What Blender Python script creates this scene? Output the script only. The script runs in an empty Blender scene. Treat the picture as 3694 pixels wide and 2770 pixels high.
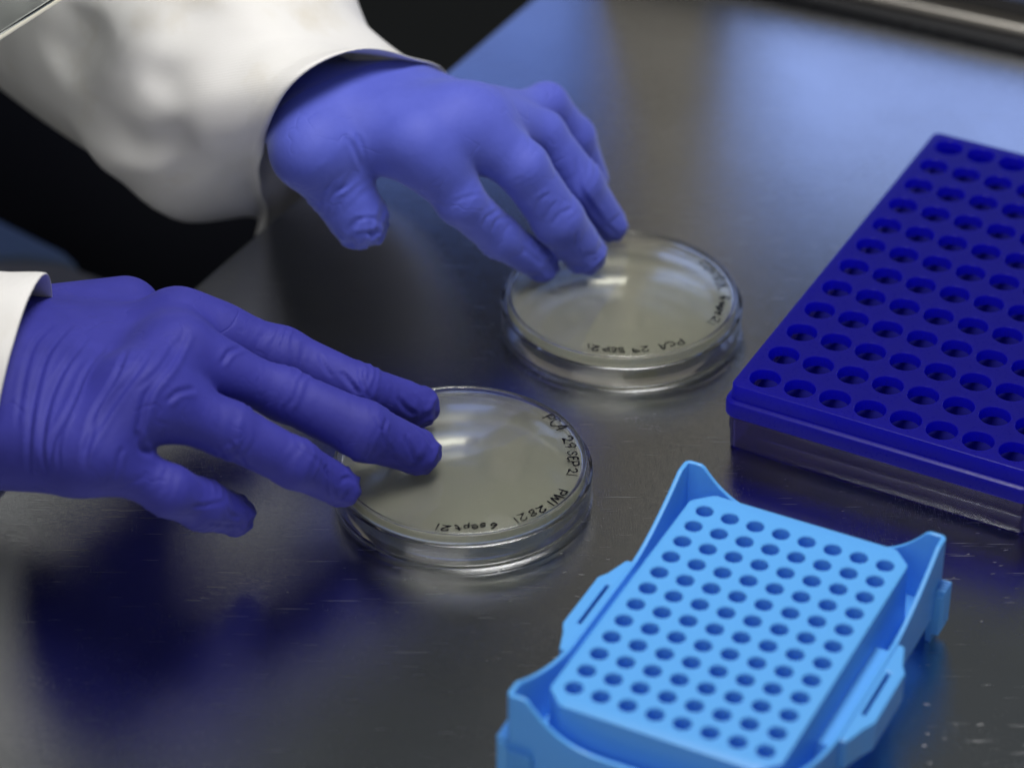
import bpy, bmesh, math, random
import numpy as np
from mathutils import Vector, Matrix, noise

# ---------------------------------------------------------------- camera, world, lights, exposure
SC = bpy.context.scene
COL = SC.collection
MM = 0.001
CAM_F, CAM_PITCH, CAM_ROLL, CAM_H, CAM_Y = 10894.1, 0.6096, 0.00748, 634.6, -850.0   # px, rad, rad, mm, mm
IW, IH = 3694.0, 2770.0
cd = bpy.data.cameras.new('camera'); cam = bpy.data.objects.new('camera', cd); COL.objects.link(cam)
cam.location = (0, CAM_Y*MM, CAM_H*MM)
cam.rotation_euler = (Matrix.Rotation(math.pi/2-CAM_PITCH, 3, 'X') @ Matrix.Rotation(CAM_ROLL, 3, 'Z')).to_euler()
cd.sensor_width = 36; cd.lens = 36*CAM_F/IW; cd.clip_start = 0.02; cd.clip_end = 50
cd.dof.use_dof = True; cd.dof.focus_distance = 1.045; cd.dof.aperture_fstop = 6.0; cd.dof.aperture_blades = 8
SC.camera = cam

world = bpy.data.worlds.new('World'); SC.world = world; world.use_nodes = True
bg = world.node_tree.nodes['Background']; bg.inputs[0].default_value = (0.90, 0.97, 1.0, 1); bg.inputs[1].default_value = 0.10

def area(name, loc, target, sx, sy, watts, color):
    l = bpy.data.lights.new(name, 'AREA'); l.shape = 'RECTANGLE'; l.size = sx; l.size_y = sy
    l.energy = watts; l.color = color
    o = bpy.data.objects.new(name, l); COL.objects.link(o); o.location = loc
    d = Vector(target)-Vector(loc); o.rotation_euler = d.to_track_quat('-Z', 'Y').to_euler()
    return o
area('cabinet_lamp', (0.08, 0.02, 0.78), (0.0, 0.06, 0.0), 0.50, 0.16, 6.3, (1.0, 0.98, 0.96))
area('room_fill', (-0.55, -1.25, 0.85), (0.0, 0.05, 0.0), 1.4, 0.9, 5.0, (1.0, 0.97, 0.93))  # added fill standing in for room light from behind the camera
area('blue_window_lamp', (0.225, 0.44, 0.092), (0.07, 0.10, 0.092), 0.26, 0.145, 0.145, (0.34, 0.48, 1.0))
area('white_window_lamp', (0.455, 0.335, 0.092), (0.25, 0.0, 0.092), 0.22, 0.145, 0.10, (0.80, 0.86, 1.0))
area('outer_blue_window_lamp', (-0.22, 0.47, 0.075), (-0.19, 0.0, 0.060), 0.50, 0.11, 0.13, (0.20, 0.34, 1.0))
SC.view_settings.view_transform = 'Standard'; SC.view_settings.look = 'None'
SC.view_settings.exposure = 0.0; SC.view_settings.gamma = 1.0; SC.view_settings.use_curve_mapping = False
SC.render.engine = 'CYCLES'
SC.cycles.use_denoising = True
SC.cycles.max_bounces = 16; SC.cycles.transmission_bounces = 14; SC.cycles.transparent_max_bounces = 16
SC.cycles.glossy_bounces = 8; SC.cycles.sample_clamp_indirect = 4.0

# ---------------------------------------------------------------- helpers
_f = np.array([0, math.cos(CAM_PITCH), -math.sin(CAM_PITCH)]); _u = np.array([0, math.sin(CAM_PITCH), math.cos(CAM_PITCH)]); _r = np.array([1., 0, 0])
_R = np.array([math.cos(CAM_ROLL)*_r+math.sin(CAM_ROLL)*_u, -math.sin(CAM_ROLL)*_r+math.cos(CAM_ROLL)*_u, _f])
_O = np.array([0, CAM_Y, CAM_H])
def raydir(x, y):
    d = _R.T @ np.array([(x-IW/2)/CAM_F, -(y-IH/2)/CAM_F, 1.0]); return d/np.linalg.norm(d)
def at(x, y, z=0.0):
    """world point (mm) seen at photo pixel x, y that lies z mm above the bench"""
    d = raydir(x, y); return _O + d*((z-_O[2])/d[2])

def mesh_obj(name, verts, faces, mat=None, parent=None, smooth=True, scale=MM):
    me = bpy.data.meshes.new(name)
    v = np.asarray(verts, float)*scale
    me.from_pydata(v.tolist(), [], [tuple(int(i) for i in f) for f in faces]); me.update()
    if smooth: me.polygons.foreach_set('use_smooth', [True]*len(me.polygons))
    o = bpy.data.objects.new(name, me); COL.objects.link(o)
    if mat: me.materials.append(mat)
    if parent: o.parent = parent
    return o
def bm_obj(name, bm, mat=None, parent=None, smooth=False, sharp=None):
    me = bpy.data.meshes.new(name); bm.normal_update(); bm.to_mesh(me); bm.free()
    if smooth:
        me.polygons.foreach_set('use_smooth', [True]*len(me.polygons))
        if sharp: me.set_sharp_from_angle(angle=math.radians(sharp))
    o = bpy.data.objects.new(name, me); COL.objects.link(o)
    if mat: me.materials.append(mat)
    if parent: o.parent = parent
    return o
def empty(name, loc=(0, 0, 0), rz=0.0):
    o = bpy.data.objects.new(name, None); COL.objects.link(o); o.location = loc; o.rotation_euler = (0, 0, rz)
    o.empty_display_size = 0.02
    return o
def tag(o, label=None, cat=None, group=None, kind=None):
    if label: o['label'] = label
    if cat: o['category'] = cat
    if group: o['group'] = group
    if kind: o['kind'] = kind
    return o
def bevel(o, w, seg=2, ang=30):
    m = o.modifiers.new('bevel', 'BEVEL'); m.width = w; m.segments = seg; m.limit_method = 'ANGLE'; m.angle_limit = math.radians(ang)
    return o
def box_bm(x0, x1, y0, y1, z0, z1):
    bm = bmesh.new(); bmesh.ops.create_cube(bm, size=1)
    for v in bm.verts:
        v.co = Vector(((x0+x1)/2+v.co.x*(x1-x0), (y0+y1)/2+v.co.y*(y1-y0), (z0+z1)/2+v.co.z*(z1-z0)))*MM
    return bm
def lathe(name, prof, seg, mat, parent, closed=True, sharp=30):
    """revolve a closed profile [(r, z)...] (mm) round z"""
    V = []; F = []; n = len(prof)
    for k in range(seg):
        a = 2*math.pi*k/seg
        for r, z in prof: V.append((r*math.cos(a), r*math.sin(a), z))
    for k in range(seg):
        k2 = (k+1) % seg
        for i in range(n if closed else n-1):
            j = (i+1) % n
            q = (k*n+i, k2*n+i, k2*n+j, k*n+j)
            F.append(q)
    me = bpy.data.meshes.new(name); me.from_pydata((np.array(V)*MM).tolist(), [], F)
    bm = bmesh.new(); bm.from_mesh(me)
    bmesh.ops.remove_doubles(bm, verts=bm.verts, dist=1e-7)
    bmesh.ops.dissolve_degenerate(bm, dist=1e-7, edges=bm.edges)
    bmesh.ops.recalc_face_normals(bm, faces=bm.faces)
    bpy.data.meshes.remove(me)
    return bm_obj(name, bm, mat, parent, True, sharp)

# materials
def new_mat(name):
    m = bpy.data.materials.new(name); m.use_nodes = True
    nt = m.node_tree; b = nt.nodes['Principled BSDF']
    return m, nt, b
def N(nt, typ, **kw):
    n = nt.nodes.new(typ)
    for k, v in kw.items(): setattr(n, k, v)
    return n
def setin(n, **kw):
    for k, v in kw.items(): n.inputs[k.replace('_', ' ')].default_value = v
def ramp(nt, fac, stops):
    r = N(nt, 'ShaderNodeValToRGB'); e = r.color_ramp.elements
    while len(e) < len(stops): e.new(0.5)
    for el, (p, c) in zip(e, stops):
        el.position = p; el.color = c if len(c) == 4 else (*c, 1)
    nt.links.new(fac, r.inputs[0]); return r
def noise_node(nt, coord, scale, detail=4, rough=0.5, vec_scale=None):
    src = coord
    if vec_scale:
        mp = N(nt, 'ShaderNodeMapping'); mp.inputs['Scale'].default_value = vec_scale[:3]
        if len(vec_scale) > 3: mp.inputs['Rotation'].default_value = (0, 0, vec_scale[3])
        nt.links.new(coord, mp.inputs[0]); src = mp.outputs[0]
    n = N(nt, 'ShaderNodeTexNoise'); setin(n, Scale=scale, Detail=detail, Roughness=rough)
    nt.links.new(src, n.inputs['Vector']); return n
def bump(nt, b, h, strength, dist, prev=None):
    bp = N(nt, 'ShaderNodeBump'); setin(bp, Strength=strength, Distance=dist)
    nt.links.new(h, bp.inputs['Height'])
    if prev: nt.links.new(prev.outputs[0], bp.inputs['Normal'])
    nt.links.new(bp.outputs[0], b.inputs['Normal']); return bp
def plain(name, col, rough=0.5, **kw):
    m, nt, b = new_mat(name); setin(b, Base_Color=(*col, 1), Roughness=rough)
    for k, v in kw.items(): b.inputs[k.replace('_', ' ')].default_value = v
    return m

def steel_mat():
    m, nt, b = new_mat('brushed_steel')
    geo = N(nt, 'ShaderNodeNewGeometry'); P = geo.outputs['Position']
    gl = N(nt, 'ShaderNodeBsdfAnisotropic'); gl.distribution = 'BECKMANN'
    nt.links.new(gl.outputs[0], nt.nodes['Material Output'].inputs[0])
    # broad stains
    n1 = noise_node(nt, P, 14, 5, 0.55)
    c = ramp(nt, n1.outputs[0], [(0.3, (0.49, 0.50, 0.515)), (0.7, (0.57, 0.585, 0.605))])
    # brushing, fine and along one direction of the bench
    br = noise_node(nt, P, 1.0, 3, 0.6, (260, 5200, 400, math.radians(28)))
    br2 = noise_node(nt, P, 1.0, 2, 0.5, (5200, 200, 400, math.radians(15)))
    mixv = N(nt, 'ShaderNodeMath', operation='ADD'); nt.links.new(br.outputs[0], mixv.inputs[0]); nt.links.new(br2.outputs[0], mixv.inputs[1])
    r = N(nt, 'ShaderNodeMapRange'); setin(r, From_Min=0.7, From_Max=1.3, To_Min=0.16, To_Max=0.26)
    nt.links.new(mixv.outputs[0], r.inputs[0])
    # long thin scratches
    sc = []
    for rot, s, t in ((0.35, (55, 2600, 1), 0.765), (1.15, (30, 2200, 1), 0.765), (-0.5, (40, 2600, 1), 0.775)):
        q = noise_node(nt, P, 1.0, 1, 0.3, (*s, rot))
        st = N(nt, 'ShaderNodeMapRange'); setin(st, From_Min=t, From_Max=t+0.05, To_Min=0, To_Max=0.75); nt.links.new(q.outputs[0], st.inputs[0]); sc.append(st)
    a = N(nt, 'ShaderNodeMath', operation='MAXIMUM'); nt.links.new(sc[0].outputs[0], a.inputs[0]); nt.links.new(sc[1].outputs[0], a.inputs[1])
    a2 = N(nt, 'ShaderNodeMath', operation='MAXIMUM'); nt.links.new(a.outputs[0], a2.inputs[0]); nt.links.new(sc[2].outputs[0], a2.inputs[1])
    # short worn nicks
    vz = N(nt, 'ShaderNodeMapping'); vz.inputs['Scale'].default_value = (140, 700, 1); vz.inputs['Rotation'].default_value = (0, 0, math.radians(24))
    wob = noise_node(nt, P, 25, 2, 0.5); wv = N(nt, 'ShaderNodeVectorMath', operation='SCALE'); wv.inputs['Scale'].default_value = 0.035; nt.links.new(wob.outputs['Color'], wv.inputs[0])
    wa = N(nt, 'ShaderNodeVectorMath', operation='ADD'); nt.links.new(P, wa.inputs[0]); nt.links.new(wv.outputs[0], wa.inputs[1]); nt.links.new(wa.outputs[0], vz.inputs[0])
    vo = N(nt, 'ShaderNodeTexVoronoi'); vo.voronoi_dimensions = '2D'; setin(vo, Scale=1.0, Randomness=1.0); nt.links.new(vz.outputs[0], vo.inputs['Vector'])
    nick = N(nt, 'ShaderNodeMapRange'); setin(nick, From_Min=0.13, From_Max=0.05, To_Min=0, To_Max=1); nt.links.new(vo.outputs['Distance'], nick.inputs[0])
    big = noise_node(nt, P, 9, 3, 0.6)
    gate = N(nt, 'ShaderNodeMapRange'); setin(gate, From_Min=0.46, From_Max=0.6, To_Min=0, To_Max=1); nt.links.new(big.outputs[0], gate.inputs[0])
    ng = N(nt, 'ShaderNodeMath', operation='MULTIPLY'); nt.links.new(nick.outputs[0], ng.inputs[0]); nt.links.new(gate.outputs[0], ng.inputs[1])
    sep = N(nt, 'ShaderNodeSeparateColor'); nt.links.new(vo.outputs['Color'], sep.inputs[0])
    pick = N(nt, 'ShaderNodeMath', operation='GREATER_THAN'); pick.inputs[1].default_value = 0.965; nt.links.new(sep.outputs[0], pick.inputs[0])
    ng1 = N(nt, 'ShaderNodeMath', operation='MULTIPLY'); nt.links.new(ng.outputs[0], ng1.inputs[0]); nt.links.new(pick.outputs[0], ng1.inputs[1])
    ng2 = N(nt, 'ShaderNodeMath', operation='MULTIPLY'); nt.links.new(ng1.outputs[0], ng2.inputs[0]); ng2.inputs[1].default_value = 0.8
    a3 = N(nt, 'ShaderNodeMath', operation='MAXIMUM'); nt.links.new(a2.outputs[0], a3.inputs[0]); nt.links.new(ng2.outputs[0], a3.inputs[1])
    cl = noise_node(nt, P, 22, 6, 0.65); cm = N(nt, 'ShaderNodeMapRange'); setin(cm, From_Min=0.3, From_Max=0.7, To_Min=-0.035, To_Max=0.05); nt.links.new(cl.outputs[0], cm.inputs[0])
    r2 = N(nt, 'ShaderNodeMath', operation='ADD'); nt.links.new(r.outputs[0], r2.inputs[0]); nt.links.new(cm.outputs[0], r2.inputs[1]); r = r2
    # worn metal scatters: rougher there
    rr = N(nt, 'ShaderNodeMath', operation='MULTIPLY_ADD'); nt.links.new(a3.outputs[0], rr.inputs[0]); rr.inputs[1].default_value = 0.3; nt.links.new(r.outputs[0], rr.inputs[2])
    nt.links.new(rr.outputs[0], gl.inputs['Roughness'])
    mx = N(nt, 'ShaderNodeMix', data_type='RGBA'); nt.links.new(a3.outputs[0], mx.inputs[0]); nt.links.new(c.outputs[0], mx.inputs[6]); mx.inputs[7].default_value = (0.72, 0.71, 0.69, 1)
    nt.links.new(mx.outputs[2], gl.inputs['Color'])
    hh = N(nt, 'ShaderNodeMath', operation='MULTIPLY_ADD'); nt.links.new(a3.outputs[0], hh.inputs[0]); hh.inputs[1].default_value = -1.0; nt.links.new(mixv.outputs[0], hh.inputs[2])
    bump(nt, gl, hh.outputs[0], 0.12, 0.0004); nt.nodes.remove(b)
    return m

def glove_mat(name, c0, c1, sheen):
    m, nt, b = new_mat(name)
    tc = N(nt, 'ShaderNodeNewGeometry'); P = tc.outputs['Position']
    n1 = noise_node(nt, P, 60, 4, 0.6)
    c = ramp(nt, n1.outputs[0], [(0.3, c0), (0.7, c1)])
    nt.links.new(c.outputs[0], b.inputs['Base Color'])
    setin(b, Roughness=0.66, Specular_IOR_Level=0.35)
    b.inputs['Sheen Weight'].default_value = sheen; b.inputs['Sheen Roughness'].default_value = 0.45; b.inputs['Sheen Tint'].default_value = (0.75, 0.85, 1, 1)
    n2 = noise_node(nt, P, 330, 5, 0.62)
    n3 = noise_node(nt, P, 2600, 3, 0.6)
    b1 = bump(nt, b, n2.outputs[0], 0.16, 0.0010)
    b2 = bump(nt, b, n3.outputs[0], 0.10, 0.0002, b1)
    # thin creases of the film: lines where a stretched noise crosses its mean, only here and there
    k = noise_node(nt, P, 62, 2, 0.5); d = N(nt, 'ShaderNodeMath', operation='SUBTRACT'); d.inputs[1].default_value = 0.5; nt.links.new(k.outputs[0], d.inputs[0])
    a = N(nt, 'ShaderNodeMath', operation='ABSOLUTE'); nt.links.new(d.outputs[0], a.inputs[0])
    ln = N(nt, 'ShaderNodeMapRange'); setin(ln, From_Min=0.0, From_Max=0.03, To_Min=1.0, To_Max=0.0); ln.interpolation_type = 'SMOOTHSTEP'; nt.links.new(a.outputs[0], ln.inputs[0])
    g = noise_node(nt, P, 38, 2, 0.5); gm = N(nt, 'ShaderNodeMapRange'); setin(gm, From_Min=0.48, From_Max=0.62, To_Min=0.0, To_Max=1.0); nt.links.new(g.outputs[0], gm.inputs[0])
    lm = N(nt, 'ShaderNodeMath', operation='MULTIPLY'); nt.links.new(ln.outputs[0], lm.inputs[0]); nt.links.new(gm.outputs[0], lm.inputs[1])
    bp = bump(nt, b, lm.outputs[0], 0.30, 0.0006, b2); bp.invert = True
    return m
def fabric_mat():
    m, nt, b = new_mat('white_coat_twill')
    geo = N(nt, 'ShaderNodeNewGeometry'); P = geo.outputs['Position']
    n1 = noise_node(nt, P, 30, 5, 0.6)
    c = ramp(nt, n1.outputs[0], [(0.25, (0.64, 0.61, 0.55)), (0.45, (0.71, 0.70, 0.68)), (0.8, (0.73, 0.72, 0.71))])
    nt.links.new(c.outputs[0], b.inputs['Base Color'])
    setin(b, Roughness=0.9, Specular_IOR_Level=0.15)
    mp = N(nt, 'ShaderNodeMapping'); mp.inputs['Rotation'].default_value = (0.3, 0.25, 0.0); nt.links.new(P, mp.inputs[0])
    w = N(nt, 'ShaderNodeTexWave'); w.bands_direction = 'Z'; setin(w, Scale=390.0, Distortion=1.0, Detail=2.0, Detail_Scale=2.0); nt.links.new(mp.outputs[0], w.inputs['Vector'])
    n2 = noise_node(nt, P, 1500, 3, 0.6)
    b1 = bump(nt, b, w.outputs['Fac'], 0.22, 0.0002)
    bump(nt, b, n2.outputs[0], 0.25, 0.0003, b1)
    return m
def clear_mat():
    m, nt, b = new_mat('clear_polystyrene')
    setin(b, Base_Color=(0.995, 0.995, 0.985, 1), Roughness=0.02, IOR=1.5, Transmission_Weight=1.0)
    return m
def agar_mat():
    m, nt, b = new_mat('pale_agar')
    setin(b, Base_Color=(0.96, 0.97, 0.82, 1), Roughness=0.16, IOR=1.34, Transmission_Weight=0.76, Specular_IOR_Level=0.3)
    return m
def light_plastic():
    m, nt, b = new_mat('light_blue_plastic')
    geo = N(nt, 'ShaderNodeNewGeometry')
    setin(b, Base_Color=(0.13, 0.47, 0.97, 1), Roughness=0.36, Specular_IOR_Level=0.4)
    tl = N(nt, 'ShaderNodeBsdfTranslucent'); tl.inputs[0].default_value = (0.06, 0.30, 0.95, 1)
    mxs = N(nt, 'ShaderNodeMixShader'); mxs.inputs[0].default_value = 0.22; out = nt.nodes['Material Output']
    nt.links.new(b.outputs[0], mxs.inputs[1]); nt.links.new(tl.outputs[0], mxs.inputs[2]); nt.links.new(mxs.outputs[0], out.inputs[0])
    n = noise_node(nt, geo.outputs['Position'], 700, 3, 0.5); bump(nt, b, n.outputs[0], 0.05, 0.0004)
    return m
def dark_plastic():
    m, nt, b = new_mat('ultramarine_plastic')
    geo = N(nt, 'ShaderNodeNewGeometry'); P = geo.outputs['Position']
    setin(b, Base_Color=(0.016, 0.013, 0.26, 1), Roughness=0.38, Specular_IOR_Level=0.35)
    tl = N(nt, 'ShaderNodeBsdfTranslucent'); tl.inputs[0].default_value = (0.010, 0.012, 0.95, 1)
    mxs = N(nt, 'ShaderNodeMixShader'); mxs.inputs[0].default_value = 0.55; out = nt.nodes['Material Output']
    nt.links.new(b.outputs[0], mxs.inputs[1]); nt.links.new(tl.outputs[0], mxs.inputs[2]); nt.links.new(mxs.outputs[0], out.inputs[0])
    n = noise_node(nt, P, 900, 4, 0.6)
    r = N(nt, 'ShaderNodeMapRange'); setin(r, From_Min=0.3, From_Max=0.7, To_Min=0.24, To_Max=0.40); nt.links.new(n.outputs[0], r.inputs[0]); nt.links.new(r.outputs[0], b.inputs['Roughness'])
    bump(nt, b, n.outputs[0], 0.08, 0.0003)
    return m
def smoke_plastic():
    m, nt, b = new_mat('smoky_blue_clear_plastic')
    setin(b, Base_Color=(0.24, 0.19, 0.62, 1), Roughness=0.08, IOR=1.5, Transmission_Weight=0.92)
    return m
M = dict(steel=steel_mat(), glove=glove_mat('royal_blue_nitrile', (0.026, 0.027, 0.25), (0.034, 0.035, 0.30), 0.03), lit_glove=glove_mat('lit_blue_nitrile', (0.070, 0.092, 0.47), (0.085, 0.11, 0.52), 0.25), fabric=fabric_mat(), clear=clear_mat(), agar=agar_mat(), lblue=light_plastic(), dblue=dark_plastic(), smoke=smoke_plastic(),  # farther glove: its stronger light and sheen put into a lighter colour
         ink=plain('black_marker_ink', (0.004, 0.004, 0.008), 0.8, Specular_IOR_Level=0.1), gasket=plain('black_rubber', (0.008, 0.008, 0.009), 0.5),
         rail=plain('satin_steel', (0.36, 0.34, 0.30), 0.4, Metallic=1.0), paint=plain('warm_grey_painted_steel', (0.32, 0.295, 0.245), 0.4),
         cloth=plain('black_trouser_cloth', (0.003, 0.0035, 0.006), 0.85, Specular_IOR_Level=0.1), floor=plain('dark_grey_floor', (0.05, 0.05, 0.05), 0.7),
         navy=plain('dark_navy_plastic', (0.005, 0.005, 0.11), 0.8, Specular_IOR_Level=0.1), panel=plain('backdrop_black', (0.012, 0.013, 0.02), 0.6), ground=plain('ground_glass_edge', (0.62, 0.60, 0.50), 0.5), blurred_shape=plain('grey_brown_matte', (0.19, 0.17, 0.14), 0.6), band=plain('slate_blue_matte', (0.12, 0.18, 0.30), 0.6),
         glass=plain('clear_sash_glass', (0.93, 0.97, 0.95), 0.02, Transmission_Weight=1.0, IOR=1.5))

# ---------------------------------------------------------------- structure: bench, side frame, floor
EDGE_A = math.radians(61.4)
ED = np.array([math.cos(EDGE_A), math.sin(EDGE_A), 0]); EN = np.array([math.sin(EDGE_A), -math.cos(EDGE_A), 0])
E0 = np.array([-123.5, 122.3, 0])
SD = np.array([math.cos(math.radians(-25.2)), math.sin(math.radians(-25.2)), 0]); S0 = np.array([119.8, 361.6, 0]); SN = np.array([-SD[1], SD[0], 0])
def line_x(p, d, q, e):
    A = np.array([[d[0], -e[0]], [d[1], -e[1]]]); t = np.linalg.solve(A, (q-p)[:2]); return p+d*t[0]
corner = line_x(E0, ED, S0, SD)
def bench():
    # folded sheet: rounded front edge, then the flat work surface
    prof = [(0.0, -22.0), (0.0, -3.2)]
    for k in range(1, 7):
        a = math.pi/2*k/6; prof.append((3.2-3.2*math.cos(a), -3.2+3.2*math.sin(a)))
    prof += [(700.0, 0.0), (700.0, -22.0)]
    far = corner+ED*25; near = E0-ED*700
    V = []; F = []
    for e in (near, far):
        for d, z in prof: V.append(e+EN*d+np.array([0, 0, z]))
    n = len(prof)
    for i in range(n): F.append((i, (i+1) % n, n+(i+1) % n, n+i))
    F.append(tuple(range(n))[::-1]); F.append(tuple(range(n, 2*n)))
    o = mesh_obj('steel_worktop', V, F, M['steel'], smooth=False)
    me = o.data; me.polygons.foreach_set('use_smooth', [True]*len(me.polygons)); me.set_sharp_from_angle(angle=math.radians(35))
    tag(o, kind='structure'); return o
bench()
def along(name, a0, a1, d0, d1, z0, z1, mat, parent=None):
    """box along the side frame: a along SD, d outwards along SN"""
    V = [S0+SD*a+SN*d+np.array([0, 0, z]) for a in (a0, a1) for d in (d0, d1) for z in (z0, z1)]
    F = [(0, 1, 3, 2), (4, 6, 7, 5), (0, 4, 5, 1), (2, 3, 7, 6), (0, 2, 6, 4), (1, 5, 7, 3)]
    o = mesh_obj(name, V, F, mat, parent, smooth=False)
    return o
sf = empty('side_frame', tuple(S0*MM))
def sub(o, root):
    o.parent = root; o.matrix_parent_inverse = root.matrix_basis.inverted(); return o
sub(bevel(along('gasket', -92, 520, 0.5, 8, 0.6, 5.4, M['gasket']), 0.0015), sf)
sub(bevel(along('rail', -92, 520, 4, 24, 5.6, 10, M['rail']), 0.0015, 3), sf)
sub(along('seal', -92, 520, 12, 30, 10.2, 18, M['gasket']), sf)
sub(bevel(along('post', -103, -45, 14, 60, 18.2, 420, M['paint']), 0.004, 3), sf)
sub(along('unseen_backdrop', -520, -62, 150, 160, 130, 520, M['panel']), sf)  # added out of view to darken the worktop reflection, no part of the frame
tag(sf, 'blurred steel side frame with black seals along the far edge of the worktop', 'frame')
fl = mesh_obj('floor', [(-3000, -3000, -720), (3000, -3000, -720), (3000, 3000, -720), (-3000, 3000, -720)], [(0, 1, 2, 3)], M['floor'], smooth=False); tag(fl, kind='structure')

# ---------------------------------------------------------------- petri dishes (upside down: agar side up, lid below)
def arc(cx, cz, r, a0, a1, n=4):
    return [(cx+r*math.cos(math.radians(a0+(a1-a0)*k/n)), cz+r*math.sin(math.radians(a0+(a1-a0)*k/n))) for k in range(n+1)]
STROKES = {
 'P': (0.62, [[(0.02, 0), (0.10, 1.0)], [(0.08, .98), (.45, 1.0), (.6, .78), (.48, .52), (.08, .45)]]),
 'C': (0.62, [[(.55, .88), (.35, 1.0), (.12, .8), (.05, .45), (.18, .1), (.42, .02), (.58, .15)]]),
 'A': (0.66, [[(0, 0), (.30, 1.0), (.42, .9), (.6, 0)], [(.1, .36), (.52, .38)]]),
 '2': (0.62, [[(.05, .75), (.2, .98), (.45, .95), (.52, .7), (.3, .35), (.02, .04), (.3, .1), (.6, .0)]]),
 '9': (0.60, [[(.52, .85), (.3, 1.0), (.08, .8), (.15, .52), (.45, .55), (.53, .9), (.5, .4), (.42, 0)]]),
 'S': (0.58, [[(.5, .85), (.28, 1.0), (.08, .8), (.25, .55), (.48, .35), (.38, .06), (.12, .02), (.02, .2)]]),
 'E': (0.52, [[(.45, .95), (.15, .9), (.08, .55), (.38, .52)], [(.08, .55), (.06, .1), (.25, .0), (.5, .12)]]),
 '1': (0.30, [[(.16, 1.0), (.12, 0)]]),
 '6': (0.55, [[(.45, 1.0), (.18, .7), (.06, .3), (.22, .0), (.46, .12), (.42, .42), (.12, .38)]]),
 'e': (0.5, [[(.06, .3), (.42, .36), (.36, .6), (.12, .55), (.05, .25), (.22, 0), (.46, .12)]]),
 's': (0.45, [[(.4, .58), (.15, .6), (.1, .42), (.36, .25), (.28, .02), (.04, .06)]]),
 'p': (0.5, [[(.08, .6), (.04, -.35)], [(.07, .5), (.3, .64), (.44, .4), (.3, .08), (.06, .12)]]),
 't': (0.46, [[(.22, .95), (.18, .1), (.36, .02)], [(.02, .58), (.42, .62)]]),
 'W': (0.8, [[(0, 1.0), (.14, .02), (.36, .7), (.55, .02), (.75, 1.0)]]),
 '8': (0.58, [[(.48, .88), (.25, 1.0), (.1, .78), (.45, .3), (.35, .02), (.1, .08), (.12, .35), (.46, .72), (.5, .9)]]),
 'O': (0.62, [[(.3, 1.0), (.06, .7), (.1, .2), (.35, .0), (.56, .4), (.46, .9), (.28, 1.0)]]),
 'N': (0.66, [[(.02, 0), (.08, 1.0), (.5, .05), (.58, 1.0)]]),
 'T': (0.60, [[(.0, .95), (.58, 1.0)], [(.3, .97), (.26, 0)]]),
 'R': (0.62, [[(.05, 0), (.08, 1.0), (.42, .98), (.5, .72), (.1, .5), (.55, .0)]]),
 'L': (0.52, [[(.08, 1.0), (.06, .04), (.46, .02)]]),
}
def smooth_line(pts, n=5):
    P = [np.array(p, float) for p in pts]
    if len(P) < 3: return P
    out = []
    for i in range(len(P)-1):
        p0 = P[max(i-1, 0)]; p1 = P[i]; p2 = P[i+1]; p3 = P[min(i+2, len(P)-1)]
        for k in range(n):
            t = k/n
            out.append(0.5*((2*p1)+(-p0+p2)*t+(2*p0-5*p1+4*p2-p3)*t*t+(-p0+3*p1-3*p2+p3)*t**3))
    out.append(P[-1]); return out
def handwriting(words, parent, z, seed):
    """words: (text, start angle, end angle, radius of letter middle, letter height); letters stand outwards, read clockwise"""
    rnd = random.Random(seed); bm = bmesh.new()
    for text, a0, a1, rad, hgt in words:
        adv = [STROKES[c][0]+0.12 for c in text]; tot = sum(adv)-0.12
        arc_len = math.radians(a0-a1)*rad; sx = arc_len/tot
        x = 0
        for c, ad in zip(text, adv):
            jr = rnd.uniform(-.2, .2)*hgt*.5; tilt = rnd.uniform(-.28, .2); sc = rnd.uniform(.82, 1.12)
            for st in STROKES[c][1]:
                line = smooth_line(st)
                pts = []
                for (px, py) in line:
                    py2 = (py-0.5)*sc*hgt; px2 = x+(px+tilt*(py-.5))
                    an = math.radians(a0)-px2*sx/rad; rr = rad+py2+jr
                    pts.append(Vector((rr*math.cos(an), rr*math.sin(an), 0)))
                w0 = rnd.uniform(.20, .32)
                L = []
                for i, p in enumerate(pts):
                    t = (pts[min(i+1, len(pts)-1)]-pts[max(i-1, 0)]).normalized(); n = Vector((-t.y, t.x, 0))
                    w = w0*(1+0.38*math.sin(i*0.9+x*7))
                    L.append((bm.verts.new((p+n*w+Vector((0, 0, z)))*MM), bm.verts.new((p-n*w+Vector((0, 0, z)))*MM)))
                for i in range(len(L)-1): bm.faces.new((L[i][0], L[i+1][0], L[i+1][1], L[i][1]))
                for e in (pts[0], pts[-1]):   # rounded pen ends
                    vs = [bm.verts.new((e+Vector((math.cos(k*math.pi/4)*w0, math.sin(k*math.pi/4)*w0, z)))*MM) for k in range(8)]
                    bm.faces.new(vs)
            x += ad
    bmesh.ops.recalc_face_normals(bm, faces=bm.faces)
    ext = bmesh.ops.extrude_face_region(bm, geom=bm.faces[:])
    for v in ext['geom']:
        if isinstance(v, bmesh.types.BMVert): v.co.z += 0.06*MM
    bmesh.ops.recalc_face_normals(bm, faces=bm.faces)
    return bm_obj('handwriting', bm, M['ink'], parent)
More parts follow.
